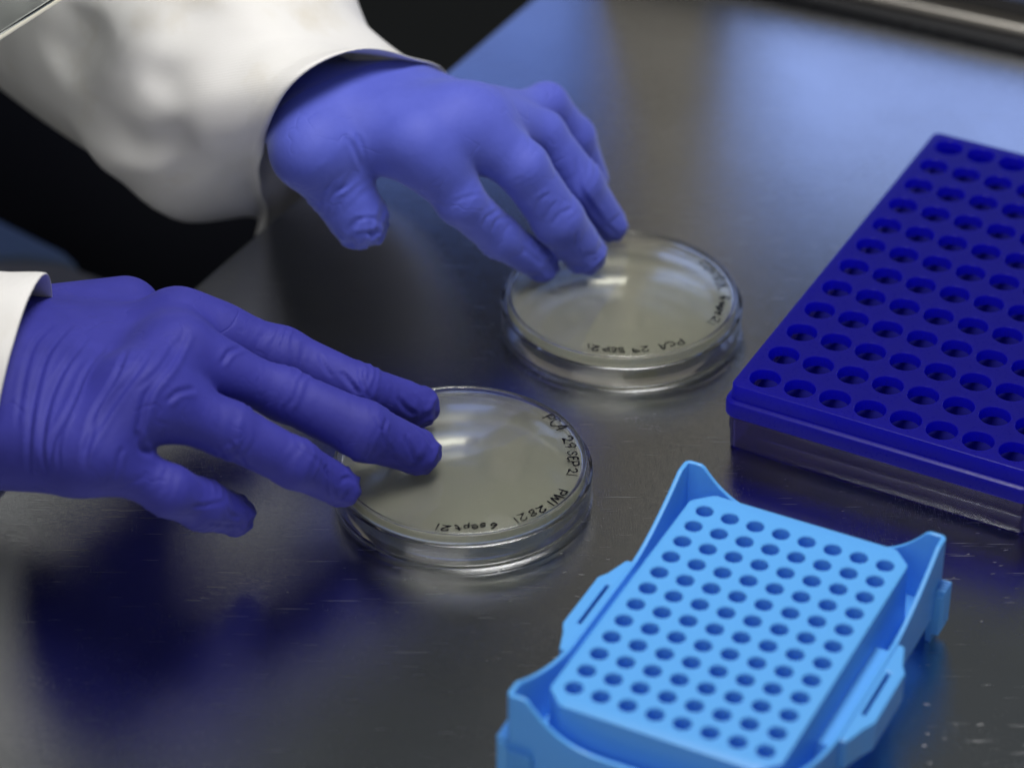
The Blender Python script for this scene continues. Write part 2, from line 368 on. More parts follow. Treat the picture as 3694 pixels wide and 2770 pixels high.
def petri(cx, cy, rz, words, seed, label):
    root = empty('petri_dish', (cx*MM, cy*MM, 0.0), rz)
    tag(root, label, 'petri dish')
    top = 13.9; rb = 43.25
    # base, turned over: its floor is on top, with a low stacking rim
    pb = [(0.0, top-1.1), (41.2, top-1.1)] + arc(41.2, top-1.9, .8, 90, 0, 3) + [(41.9, 1.7), (42.1, 1.4), (43.0, 1.4), (43.2, 1.7), (rb, top-1.0)]
    pb += arc(rb-.42, top-.07, .42, 0, 90, 3) + arc(rb-.72, top-.05, .40, 90, 180, 3) + [(rb-1.25, top-.42), (0.0, top-.42)]
    lathe('base', pb, 128, M['clear'], root, sharp=40)
    # lid underneath
    pl = [(0.0, .35), (41.0, .35), (41.6, .15), (42.6, .15)] + arc(44.3, 1.2, 1.1, -90, 0, 4) + [(45.46, 9.6)] + arc(45.2, 9.8, .26, 0, 90, 2) + [(44.5, 10.05), (44.25, 9.8), (44.2, 1.9)] + arc(43.5, 1.95, .7, 0, -90, 3) + [(0.0, 1.25)]
    lathe('lid', pl, 128, M['clear'], root, sharp=40)
    # agar slab under the floor
    pa = [(0.0, top-1.16), (41.0, top-1.16), (41.6, top-1.5), (41.78, top-2.4), (41.74, top-5.1), (41.2, top-4.6), (40.2, top-4.35), (0.0, top-4.3)]
    lathe('agar', pa, 128, M['agar'], root, sharp=40)
    handwriting(words, root, top-.40+.0, seed)
    return root
petri(-17.1, -6.2, 0.0, [('PCA', 41.5, 27, 39.6, 4.2), ('29', 20.5, 10.5, 38.6, 3.7), ('SEP', 7.5, -5.2, 38.3, 3.6), ('21', -7.6, -14.2, 38.5, 3.6),
      ('PW1', -26.5, -40.5, 39.2, 3.4), ('28', -43.8, -53.5, 39.2, 3.2), ('21', -55.2, -62.5, 39.2, 3.4), ('6', -71.5, -75.0, 39.2, 3.2), ('sept', -77, -92.6, 39.0, 3.2), ('21', -95.0, -102.4, 39.2, 3.2)], 3,
      'clear petri dish under the three fingertips of the nearer hand, PW1 written on it')
petri(41.0, 99.4, 0.0, [('CONTROL', 36, 5, 38.6, 3.6), ('6', -2.0, -5.5, 38.6, 3.2), ('sept', -8, -21.5, 38.2, 3.2), ('21', -24, -33, 38.2, 3.3),
      ('PCA', -55.5, -70.5, 38.0, 3.2), ('29', -76.5, -86, 38.0, 3.2), ('SEP', -90, -102.2, 38.0, 3.2), ('21', -104, -111.5, 38.0, 3.1)], 8,
      'clear petri dish under the farther hand, CONTROL written along its rim')

# ---------------------------------------------------------------- light blue 96 hole rack
def cell_plate(bm, cx, cy, px, py, r_top, r_in, z, seg, depth, r_bot, chamfer, cap=True):
    """one square of a perforated plate with a blind tapered hole, joined later by remove_doubles"""
    sq = []; ci = []
    for k in range(seg):
        a = 2*math.pi*k/seg; c, s = math.cos(a), math.sin(a)
        t = min(px/2/abs(c) if abs(c) > 1e-9 else 1e9, py/2/abs(s) if abs(s) > 1e-9 else 1e9)
        sq.append((cx+c*t, cy+s*t)); ci.append((c, s))
    # snap the ring to the corners
    for sx in (-1, 1):
        for sy in (-1, 1):
            tgt = (cx+sx*px/2, cy+sy*py/2); i = min(range(seg), key=lambda j: (sq[j][0]-tgt[0])**2+(sq[j][1]-tgt[1])**2); sq[i] = tgt
    rings = [[bm.verts.new((x*MM, y*MM, z*MM)) for x, y in sq]]
    for r, zz in ((r_top, z), (r_in, z-chamfer), (r_bot, z-depth)):
        rings.append([bm.verts.new(((cx+c*r)*MM, (cy+s*r)*MM, zz*MM)) for c, s in ci])
    for A, B in zip(rings[:-1], rings[1:]):
        for k in range(seg): bm.faces.new((A[k], A[(k+1) % seg], B[(k+1) % seg], B[k]))
    if cap: bm.faces.new(rings[-1])
    return rings[0]
def outline_ring(bm, pts, z): return [bm.verts.new((x*MM, y*MM, z*MM)) for x, y in pts]
def chamf_rect(hx, hy, c, arcn=3):
    pts = []
    for sx, sy, flip in ((1, 1, 0), (-1, 1, 1), (-1, -1, 0), (1, -1, 1)):
        a = (sx*hx, sy*(hy-c)); b = (sx*(hx-c), sy*hy)
        seq = [a, b] if not flip else [b, a]
        pts += seq
    # soften: each corner of the polygon becomes a short arc
    out = []; n = len(pts)
    for i in range(n):
        p0, p1, p2 = np.array(pts[i-1]), np.array(pts[i]), np.array(pts[(i+1) % n])
        d0 = (p0-p1)/np.linalg.norm(p0-p1); d2 = (p2-p1)/np.linalg.norm(p2-p1); l = 1.2
        for k in range(arcn+1):
            t = k/arcn; q = (1-t)**2*(p1+d0*l)+2*t*(1-t)*p1+t*t*(p1+d2*l); out.append(tuple(q))
    return out
def plate_with_holes(name, nx, ny, px, py, r, z, outline, floor_z, draft, mat, parent, seg=24, depth=13.0, r_bot=None, cham=0.35, cap=True):
    bm = bmesh.new()
    for i in range(nx):
        for j in range(ny):
            cell_plate(bm, (i-(nx-1)/2)*px, (j-(ny-1)/2)*py, px, py, r+cham, r, z, seg, depth, r_bot or r*0.8, cham, cap)
    bmesh.ops.remove_doubles(bm, verts=bm.verts, dist=1e-6)
    inner = [e for e in bm.edges if e.is_boundary and all(abs(v.co.z-z*MM) < 1e-7 for v in e.verts)]
    zs = [(0.45, 0.0), (0.15, -0.12), (0.0, -0.5)]
    rings = []
    n = len(outline); ol = np.array(outline)
    cen = ol.mean(0)
    def inset(d):
        out = []
        for i in range(n):
            t = ol[(i+1) % n]-ol[i-1]; nn = np.array([t[1], -t[0]]); nn /= np.linalg.norm(nn)+1e-12
            out.append(ol[i]-nn*d)
        return out
    for d, dz in zs: rings.append(outline_ring(bm, inset(d), z+dz))
    rings.append(outline_ring(bm, inset(-draft), floor_z))
    oe = [bm.edges.new((rings[0][k], rings[0][(k+1) % n])) for k in range(n)]
    bmesh.ops.triangle_fill(bm, edges=inner+oe, use_beauty=True)
    for A, B in zip(rings[:-1], rings[1:]):
        for k in range(n): bm.faces.new((A[k], A[(k+1) % n], B[(k+1) % n], B[k]))
    bmesh.ops.recalc_face_normals(bm, faces=bm.faces)
    return bm_obj(name, bm, mat, parent, True, 32)
def rounded_rect(hx, hy, r, n=6, step=2.0):
    pts = []
    for cx, cy, a0 in ((hx-r, hy-r, 0), (-hx+r, hy-r, 90), (-hx+r, -hy+r, 180), (hx-r, -hy+r, 270)):
        for k in range(n+1):
            a = math.radians(a0+90*k/n); pts.append((cx+r*math.cos(a), cy+r*math.sin(a)))
    out = []
    for i in range(len(pts)):
        a = np.array(pts[i]); b = np.array(pts[(i+1) % len(pts)]); m = max(1, int(np.linalg.norm(b-a)/step))
        for k in range(m): out.append(tuple(a+(b-a)*k/m))
    return out
def pcr_rack():
    root = empty('tube_rack', (0.06969, -0.12066, 0.0), math.radians(-26.33))
    tag(root, 'light blue plastic rack with 96 small empty holes and peaked corners', 'tube rack')
    ZT = 34.5
    plate_with_holes('hole_plate', 8, 12, 9.0, 9.0, 2.9, ZT, chamf_rect(38.2, 59.0, 6.3), 9.0, 0.9, M['lblue'], root, depth=12, r_bot=2.3, cham=0.35)
    hx, hy = 46.0, 67.0
    def top(x, y):
        # height of the wall: peaks at the corners, dips along the sides
        def ss(a, b, t): t = min(max((t-a)/(b-a), 0), 1); return t*t*(3-2*t)
        if abs(abs(x)-hx) < 2.0:           # long sides
            u = abs(y); h = 26+13.5*min(1.0, max(0.0, (u-23)/37.0))**1.55
            if abs(y) > 64: return 39.5
            return h
        u = abs(x)
        return 26+13.5*min(1.0, max(0.0, (u-12)/27.5))**2.7
    def bot(x, y):
        def ss(a, b, t): t = min(max((t-a)/(b-a), 0), 1); return t*t*(3-2*t)
        if abs(abs(x)-hx) < 2.0 and abs(y) < 64: return 11*(1-ss(58.5, 60.0, abs(y)))
        return 11*(1-ss(36, 38, abs(x)))
    po = rounded_rect(hx, hy, 2.2, 5, 1.2); n = len(po)
    bm = bmesh.new(); rows = []
    th = 1.7
    for i, (x, y) in enumerate(po):
        t = np.array(po[(i+1) % n])-np.array(po[i-1]); nn = np.array([t[1], -t[0]]); nn /= np.linalg.norm(nn)
        zt = top(x, y); zb = bot(x, y)
        ring = []
        for off, zz in ((0, zb), (0, zt-.7), (.12, zt-.25), (.5, zt), (th-.5, zt), (th-.12, zt-.25), (th, zt-.7), (th+.25, zb+0.5)):
            q = np.array([x, y])-nn*off; ring.append(bm.verts.new((q[0]*MM, q[1]*MM, zz*MM)))
        rows.append(ring)
    m = len(rows[0])
    for i in range(n):
        A, B = rows[i], rows[(i+1) % n]
        for k in range(m): bm.faces.new((A[k], B[k], B[(k+1) % m], A[(k+1) % m]))
    bmesh.ops.recalc_face_normals(bm, faces=bm.faces)
    bm_obj('tray_wall', bm, M['lblue'], root, True, 40)
    # trough floor: deep at the ends, raised beside the handles
    bm = bmesh.new()
    ys = [-66, -29, -25, 25, 29, 66]; zz = [12.6, 12.6, 21.5, 21.5, 12.6, 12.6]
    A = [bm.verts.new((-45*MM, y*MM, z*MM)) for y, z in zip(ys, zz)]; B = [bm.verts.new((45*MM, y*MM, z*MM)) for y, z in zip(ys, zz)]
    for k in range(5): bm.faces.new((A[k], B[k], B[k+1], A[k+1]))
    bm_obj('trough_floor', bm, M['lblue'], root)
    for s in (-1, 1):
        # handle flange with a slot
        o_ = [(45.2, 25.5), (48.2, 25.0), (50.8, 16.5), (52.8, 13.0), (52.8, -13.0), (50.8, -17.0), (48.2, -25.0), (45.2, -25.5)]
        sl = [(47.5, 11.0), (48.7, 11.0), (48.7, -11.0), (47.5, -11.0)]
        bm = bmesh.new()
        ztop, zbot = 25.3, 14.0
        def loop(pts, z): return [bm.verts.new((s*x*MM, y*MM, z*MM)) for x, y in pts]
        to, ts = loop(o_, ztop), loop(sl, ztop); bo, bs = loop(o_, zbot), loop(sl, zbot)
        for a, b in ((to, ts), (bo, bs)):
            ed = [bm.edges.new((l[k], l[(k+1) % len(l)])) for l in (a, b) for k in range(len(l))]
            bmesh.ops.triangle_fill(bm, edges=ed, use_beauty=True)
        for a, b in ((to, bo), (ts, bs)):
            for k in range(len(a)): bm.faces.new((a[k], a[(k+1) % len(a)], b[(k+1) % len(a)], b[k]))
        bmesh.ops.recalc_face_normals(bm, faces=bm.faces)
        o = bm_obj('handle', bm, M['lblue'], root); bevel(o, 0.0006, 2, 25)
        # inner ledge between wall and trough
        for t in (-1, 1):
            # ribbed finger grip on the outside of each leg
            bm = bmesh.new()
            def addbox(x0, x1, y0, y1, z0, z1):
                g = bmesh.ops.create_cube(bm, size=1)
                for v in g['verts']: v.co = Vector(((x0+x1)/2+v.co.x*(x1-x0), (y0+y1)/2+v.co.y*(y1-y0), (z0+z1)/2+v.co.z*(z1-z0)))*MM
            x0, x1 = sorted((s*45.5, s*48.6)); y0, y1 = sorted((t*59.5, t*67.2))
            addbox(x0, x1, y0, y1, 4.0, 20.0)
            for q in range(4):
                yy = t*(60.4+q*1.9); xa, xb = sorted((s*45.6, s*(49.3))); addbox(xa, xb, yy-.45, yy+.45, 6.0, 22.6-q*.2)
            o = bm_obj('finger_grip', bm, M['lblue'], root); bevel(o, 0.0005, 2)
            bm = bmesh.new()
            x0, x1 = sorted((s*36.5, s*45.4)); y0, y1 = sorted((t*66.5, t*68.8)); addbox(x0, x1, y0, y1, 3.5, 18.5)
            for q in range(4):
                xx = s*(38.0+q*2.0); ya, yb = sorted((t*66.6, t*69.6)); addbox(xx-.5, xx+.5, ya, yb, 5.0, 20.5)
            o = bm_obj('finger_grip', bm, M['lblue'], root); bevel(o, 0.0005, 2)
    return root
pcr_rack()

# ---------------------------------------------------------------- ultramarine tube rack on its smoky box
def dark_rack():
    o0 = at(2760.5, 1364, 27.0); yaw = math.radians(-27.32); px, py = 13.26, 16.48
    ux = np.array([math.cos(yaw), math.sin(yaw), 0]); uy = np.array([-math.sin(yaw), math.cos(yaw), 0])
    c = o0+ux*3.5*px+uy*5.5*py; c[2] = 0
    root = empty('storage_rack', tuple(c*MM), yaw)
    tag(root, 'deep ultramarine plastic rack with rows of large empty wells', 'storage rack')
    hx, hy = 3.5*px+9.4, 5.5*py+9.2
    out = rounded_rect(hx, hy, 3.0, 5, 30)
    plate_with_holes('well_plate', 8, 12, px, py, 5.6, 27.0, out, 20.4, 0.15, M['dblue'], root, seg=32, depth=4.2, r_bot=5.45, cham=0.25, cap=False)
    def ring_wall(name, segs, mat):
        bm = bmesh.new(); rows = []
        for off, z in segs:
            pts = rounded_rect(hx+off, hy+off, 3.0+max(off, -1.5), 5, 30)
            rows.append(outline_ring(bm, pts, z))
        n = len(rows[0])
        for A, B in zip(rows, rows[1:]+rows[:1]):
            for k in range(n): bm.faces.new((A[k], A[(k+1) % n], B[(k+1) % n], B[k]))
        bmesh.ops.recalc_face_normals(bm, faces=bm.faces)
        return bm_obj(name, bm, mat, root, True, 35)
    ring_wall('lip', [(-0.6, 21.0), (1.4, 20.6), (1.9, 20.2), (2.1, 19.5), (2.0, 14.9), (1.6, 14.4), (-0.6, 14.4)], M['dblue'])
    ring_wall('box', [(0.55, 14.2), (0.55, 8.2), (0.3, 7.7), (0.05, 7.4), (-0.15, 0.9), (-0.6, 0.25), (-1.9, 0.25), (-1.7, 14.2)], M['smoke'])
    bm = box_bm(-hx+2.4, hx-2.4, -hy+2.4, hy-2.4, 0.3, 1.5); bm_obj('box_floor', bm, M['smoke'], root)
    bm = box_bm(-hx+1.9, hx-1.9, -hy+1.9, hy-1.9, 12.2, 14.1); bm_obj('lower_panel', bm, M['navy'], root)
    return root
dark_rack()

# ---------------------------------------------------------------- gloved hands: smooth union of tapered bones, polygonised
class SDF:
    def __init__(s): s.groups = []          # list of (list of bones, k)
    def bone(s, p, a, b, ra, rb):
        ab = b-a; t = np.clip(((p-a) @ ab)/(ab @ ab), 0, 1)
        return np.linalg.norm(p-a-t[:, None]*ab, axis=1)-(ra+(rb-ra)*t)
def smin(a, b, k):
    h = np.clip(0.5+0.5*(b-a)/k, 0, 1); return b+(a-b)*h-k*h*(1-h)
def bone_d(p, a, b, ra, rb):
    ab = b-a; t = np.clip(((p-a) @ ab)/(ab @ ab), 0, 1)
    q = p-a-t[:, None]*ab
    return np.sqrt((q*q).sum(1))-(ra+(rb-ra)*t)
def hand_field(palm, fingers, kp, kf, kj):
    def f(p):
        d = None
        for a, b, ra, rb in palm:
            q = bone_d(p, a, b, ra, rb); d = q if d is None else smin(d, q, kp)
        tot = None
        for fg in fingers:
            g = None
            for a, b, ra, rb in fg:
                q = bone_d(p, a, b, ra, rb); g = q if g is None else smin(g, q, kj)
            e = smin(d, g, kf)
            tot = e if tot is None else smin(tot, e, 1.2)
        return tot
    return f
def surface_nets(f, lo, hi, h):
    lo = np.array(lo, float); n = np.ceil((np.array(hi)-lo)/h).astype(int)+1
    s = 5; nc = n//s+2
    g = np.stack(np.meshgrid(*[np.arange(k)*s*h for k in nc], indexing='ij'), -1).reshape(-1, 3)+lo
    C = f(g).reshape(nc)
    F = np.repeat(np.repeat(np.repeat(C, s, 0), s, 1), s, 2)
    off = s//2
    F = F[:n[0], :n[1], :n[2]].copy()
    act = np.abs(F) < s*h*1.9
    I = np.argwhere(act); vals = np.empty(len(I))
    for k in range(0, len(I), 400000): vals[k:k+400000] = f(I[k:k+400000]*h+lo)
    F[act] = vals
    ins = F < 0
    cells = np.zeros(np.array(F.shape)-1, np.int8)
    for dx in (0, 1):
        for dy in (0, 1):
            for dz in (0, 1):
                cells += ins[dx:F.shape[0]-1+dx, dy:F.shape[1]-1+dy, dz:F.shape[2]-1+dz]
    mask = (cells > 0) & (cells < 8)
    idx = -np.ones(mask.shape, np.int64); A = np.argwhere(mask); idx[mask] = np.arange(len(A))
    acc = np.zeros((len(A), 3)); cnt = np.zeros(len(A))
    cor = [(x, y, z) for x in (0, 1) for y in (0, 1) for z in (0, 1)]
    for i in range(8):
        for j in range(i+1, 8):
            c0, c1 = np.array(cor[i]), np.array(cor[j])
            if abs(c0-c1).sum() != 1: continue
            v0 = F[A[:, 0]+c0[0], A[:, 1]+c0[1], A[:, 2]+c0[2]]; v1 = F[A[:, 0]+c1[0], A[:, 1]+c1[1], A[:, 2]+c1[2]]
            m = (v0 < 0) != (v1 < 0); t = np.where(m, v0/(v0-v1+1e-12), 0)
            acc += m[:, None]*(c0+t[:, None]*(c1-c0)); cnt += m
    V = (A+acc/cnt[:, None])*h+lo
    Q = []
    for ax in range(3):
        a, b = [(1, 2), (2, 0), (0, 1)][ax]
        s0 = [slice(None)]*3; s1 = [slice(None)]*3; s0[ax] = slice(0, -1); s1[ax] = slice(1, None)
        ch = ins[tuple(s0)] != ins[tuple(s1)]
        E = np.argwhere(ch); E = E[(E[:, a] > 0) & (E[:, b] > 0) & (E[:, a] < F.shape[a]-1) & (E[:, b] < F.shape[b]-1)]
        flip = ins[tuple(s0)][E[:, 0], E[:, 1], E[:, 2]]
        def cell(da, db):
            e = E.copy(); e[:, a] += da; e[:, b] += db; return idx[e[:, 0], e[:, 1], e[:, 2]]
        q = np.stack([cell(-1, -1), cell(0, -1), cell(0, 0), cell(-1, 0)], 1)
        q[~flip] = q[~flip][:, ::-1]
        Q.append(q)
    Q = np.concatenate(Q); Q = Q[(Q >= 0).all(1)]
    return V, Q
def grad(f, p, e=0.25):
    g = np.stack([f(p+d*e)-f(p-d*e) for d in np.eye(3)], 1); return g/(np.linalg.norm(g, axis=1)[:, None]+1e-9)
def trace(f, x, y, t0=700., t1=1600.):
    d = raydir(x, y); t = t0
    for _ in range(160):
        q = f((_O+d*t)[None])[0]
        if q < 0.05: return _O+d*t
        t += max(q*0.85, 0.04)
        if t > t1: return None
    return _O+d*t
def finger(j, r):
    return [(j[i], j[i+1], r[i], r[i+1]) for i in range(len(j)-1)]
def vnoise(P, s, seed=0.0):
    return np.array([noise.noise(Vector((p[0]*s+seed, p[1]*s, p[2]*s))) for p in P])
def crease(V, Nn, disp, L, amp, wid, ridge=(0.75, 0.35)):
    """push the surface in along the line L (points on it) and up beside it"""
    L = np.array([q for q in L if q is not None])
    if len(L) < 2: return
    keep = [0]
    for i in range(1, len(L)):
        if np.linalg.norm(L[i]-L[keep[-1]]) < 25+wid: keep.append(i)
    L = L[keep]
    near = np.where(((V > L.min(0)-4*wid) & (V < L.max(0)+4*wid)).all(1))[0]
    if not len(near) or len(L) < 2: return
    P = V[near]; best = np.full(len(P), 1e9); sgn = np.zeros(len(P)); par = np.zeros(len(P))
    for i in range(len(L)-1):
        ab = L[i+1]-L[i]; l2 = ab @ ab+1e-9; t = np.clip(((P-L[i]) @ ab)/l2, 0, 1); w = P-L[i]-t[:, None]*ab
        dd = np.sqrt((w*w).sum(1)); side = np.sign(np.einsum('ij,ij->i', np.cross(ab, w), Nn[near]))
        m = dd < best; best[m] = dd[m]; sgn[m] = side[m]; par[m] = (i+t[m])/(len(L)-1)
    taper = np.clip(np.minimum(par, 1-par)*5, 0, 1)**0.7
    sd = best*sgn
    disp[near] += amp*taper*(-np.exp(-(sd/wid)**2)+ridge[0]*np.exp(-((sd-1.5*wid)/(1.0*wid))**2)+ridge[1]*np.exp(-((sd+1.8*wid)/(1.1*wid))**2))
def build_hand(name, f, lo, hi, folds, knuckles, mat, label, h=0.85, tips=(), cuff=None):
    V, Q = surface_nets(f, lo, hi, h)
    for _ in range(3): V = V-grad(f, V)*f(V)[:, None]
    Nn = grad(f, V, 0.6)
    disp = np.zeros(len(V))
    # folds of the glove: creases along lines on the surface
    for pts, amp, wid in folds:
        crease(V, Nn, disp, [trace(f, *q) for q in smooth_line(pts, 6)], amp, wid)
    # fine transverse wrinkles round the joints
    for c, ax, span, amp, wl, seed in knuckles:
        ax = ax/np.linalg.norm(ax); w = V-c; s = w @ ax; rad = np.linalg.norm(w-s[:, None]*ax, axis=1)
        near = np.where((np.abs(s) < span*2) & (rad < 14))[0]
        if not len(near): continue
        P = V[near]; nz = vnoise(P, 0.13, seed)*2.6
        nz2 = np.clip(vnoise(P, 0.09, seed+31)*1.6+0.45, 0, 1.2)
        disp[near] += amp*nz2*np.exp(-(s[near]/span)**2)*(0.5-np.abs(np.sin(math.pi*s[near]/wl+nz)))*1.0
    # loose, crumpled finger ends
    for c, r, amp, seed in tips:
        w = V-c; d = np.linalg.norm(w, axis=1); near = np.where(d < r)[0]
        if not len(near): continue
        P = V[near]; a = vnoise(P, 0.16, seed); b_ = vnoise(P, 0.30, seed+9)
        disp[near] += amp*np.clip(1-(d[near]/r)**2, 0, 1)*((0.35-np.abs(a)*1.7)+0.45*(0.3-np.abs(b_)*1.4))
    if cuff: disp -= np.clip((V-cuff[0]) @ cuff[1]-cuff[2], 0, 16)*0.6
    V = V+Nn*disp[:, None]
    o = mesh_obj(name, V, Q, mat)
    if label: o['label'] = label
    return o

person = empty('person', tuple(at(700, 1000, 0)*MM))
tag(person, 'person in a white lab coat and blue nitrile gloves reaching for two petri dishes', 'person')
pinv = Matrix.Translation(person.location).inverted()
def under(o): o.parent = person; o.matrix_parent_inverse = pinv; return o

def K2(x, y, z): return at(x*.76854, 900+y*.76854, z)
def K1(x, y, z): return at(900+x*.67812, 100+y*.67812, z)
def px2(*q): return [(x*.76854, 900+y*.76854) for x, y in q]
def px1(*q): return [(900+x*.67812, 100+y*.67812) for x, y in q]

# nearer hand
w2 = K2(-60.2, 613.5, 54)
ia = [K2(834.9, 336.6, 60), K2(1320.7, 503.3, 45), K2(1689.3, 652.9, 35), K2(1956.9, 737.5, 22.3)]
ma = [K2(829.4, 488.6, 66), K2(1334.5, 679.0, 48), K2(1706.8, 850.2, 36), K2(1964.7, 951.2, 22.2)]
ra_ = [K2(653.2, 683.9, 66), K2(1075.1, 846.0, 50), K2(1384.0, 1003.6, 36), K2(1601.7, 1112.9, 21.2)]
la = [K2(425.0, 962.4, 56), K2(791.3, 1131.7, 40), K2(949.7, 1197.4, 29), K2(1097.8, 1243.9, 18.5)]
ta = [K2(150.1, 421.5, 44), K2(560.3, 330.4, 38), K2(860.0, 430.0, 28), K2(1080.0, 560.0, 22)]
def metacarpals(w, F, spec):
    mc = sum(j[0] for j in F)/4
    return [(w+(j[0]-mc)*.5, j[0]+(j[1]-j[0])*t, ra, rb) for j, (t, ra, rb) in zip(F, spec)]+[(F[k][0], F[k+1][0], 8, 8) for k in range(3)]
f2 = hand_field(metacarpals(w2, (ia, ma, ra_, la), ((0.4, 17.2, 8.1), (0.45, 16.2, 6.7), (0.2, 16.8, 8.4), (0.08, 17.2, 7.7)))
    + [(w2, w2+np.array([-80, 4, -4]), 17, 15), (K2(25.6, 365.6, 50), K2(586.2, 300.9, 48), 12.3, 12.6), (K2(-63.0, 841.1, 46), K2(342.5, 944.7, 50), 18.2, 11.5)],
    [finger(ia, (9.7, 10.1, 8.4, 7.8)), finger(ma, (7.9, 8.9, 9.9, 7.8)), finger(ra_, (10.8, 9.3, 8.3, 6.8)), finger(la, (6.4, 8.4, 8.3, 7.2)), finger(ta, (12.9, 12.0, 10.5, 8.5))],
    15, 9, 3)
folds2 = [(px2(*q), a, w) for q, a, w in [
    ([(880, 370), (800, 530), (700, 660), (660, 800), (640, 900)], 1.1, 1.4), ([(830, 420), (760, 540), (650, 660)], .6, .9),
    ([(740, 430), (650, 560), (560, 680), (470, 820), (400, 960)], .9, 1.2), ([(600, 460), (540, 600), (450, 760), (410, 900), (395, 1020)], .9, 1.1),
    ([(500, 440), (400, 580), (340, 720), (250, 900), (230, 1040)], .8, 1.1), ([(420, 400), (300, 560), (230, 720), (200, 900), (215, 1060)], .9, 1.2),
    ([(340, 350), (230, 480), (170, 660), (140, 860), (135, 1060)], .8, 1.1), ([(250, 350), (160, 450), (110, 620), (80, 840)], .5, .9), ([(560, 640), (460, 800), (420, 900)], .6, .8),
    ([(330, 760), (280, 900), (280, 1040)], .4, .8),
    ([(1140, 460), (1080, 480), (1040, 540)], .7, .9), ([(920, 655), (840, 670), (780, 720)], .7, 1.0), ([(650, 850), (660, 930), (720, 960)], .8, 1.2), ([(580, 930), (560, 970), (540, 1080)], .5, 1.0),
    ([(1210, 600), (1215, 640), (1205, 690)], .25, .6), ([(1330, 640), (1320, 720), (1325, 790)], .25, .6), ([(1080, 900), (1110, 950), (1160, 1020)], .5, .8), ([(1020, 920), (1040, 960), (1050, 1000)], .4, .7),
    ([(1500, 970), (1540, 1060), (1555, 1190)], .6, .8), ([(1380, 900), (1500, 1000), (1560, 1080)], .4, .8), ([(1600, 1080), (1640, 1070), (1670, 1100)], .5, .7),
    ([(1820, 790), (1800, 860), (1830, 950)], .5, .8), ([(1760, 780), (1780, 830), (1800, 850)], .4, .6), ([(1900, 870), (1930, 940), (1950, 1000)], .6, 1.0), ([(1940, 830), (2000, 880), (2040, 930)], .4, .8), ([(1850, 960), (1900, 1010), (1950, 1020)], .4, .8),
    ([(1600, 570), (1640, 620), (1690, 680)], .6, .9), ([(1500, 490), (1520, 540), (1560, 600)], .4, .8), ([(1690, 560), (1700, 620), (1730, 700)], .5, .8), ([(1870, 690), (1900, 740), (1960, 780)], .6, 1.0), ([(1940, 680), (1970, 720), (1980, 790)], .4, .8),
    ([(900, 1200), (960, 1200), (1060, 1180)], .4, .8), ([(980, 1280), (1060, 1290), (1130, 1290)], .4, .8), ([(1060, 1190), (1080, 1240), (1140, 1260)], .35, .7), ([(610, 1150), (620, 1180), (700, 1230)], .4, .7)]]
kn2 = []
for j, s in ((ia, 1), (ma, 2), (ra_, 3), (la, 4)):
    kn2 += [(j[1], j[2]-j[0], 10, .55, 4.2, s*11.3), (j[2], j[3]-j[1], 8, .4, 3.8, s*7.7)]
tips2 = [(j[3]+(j[3]-j[2])*.25, 16, 1.4, 3.3*k) for k, j in enumerate((ia, ma, ra_, la), 1)]
g2 = build_hand('gloved_hand', f2, (-260, -130, -2), (-10, 80, 105), folds2, kn2, M['glove'], 'nearer gloved hand with creased wrist, fingertips on the nearer dish', tips=tips2)
under(g2)

# farther hand
w1 = K1(154.8, 225.9, 82)
tb = [K1(345.8, 471.4, 76), K1(335.7, 657.4, 74), K1(447.8, 823.6, 61), K1(586.2, 1018.2, 47)]
ib = [K1(885.6, 607.6, 78), K1(1119.0, 920.6, 55), K1(1330.6, 1112.3, 36), K1(1558.6, 1264.5, 20.6)]
mb = [K1(1091.5, 501.4, 79), K1(1449.5, 745.0, 62), K1(1641.1, 1021.2, 40), K1(1783.2, 1198.3, 23)]
rb_ = [K1(1190.2, 509.7, 75), K1(1553.6, 566.8, 61), K1(1754.5, 826.1, 41), K1(1925.7, 1052.9, 20.8)]
lb = [K1(1288.2, 498.9, 68), K1(1577.9, 410.4, 61), K1(1730.2, 581.6, 45), K1(1823.3, 804.5, 26)]
f1 = hand_field(metacarpals(w1, (ib, mb, rb_, lb), ((0.35, 16.5, 8.8), (0.4, 17.3, 6.9), (0.35, 16.2, 6.1), (0.3, 15.2, 5.5)))
    + [(w1, w1+np.array([-55, 62, -20]), 17, 15), (K1(211.5, 319.2, 80), K1(360.4, 578.6, 74), 15.2, 11.6), (K1(339.8, 602.5, 74), K1(752.4, 523.1, 78), 8.3, 8.7)],
    [finger(tb, (15.5, 14.9, 11.3, 11.2)), finger(ib, (9.8, 8.8, 7.9, 6.3)), finger(mb, (7.9, 9.9, 9.6, 8.5)), finger(rb_, (9.0, 8.9, 8.9, 6.5)), finger(lb, (8.1, 8.3, 7.8, 6.5))],
    15, 9, 3)
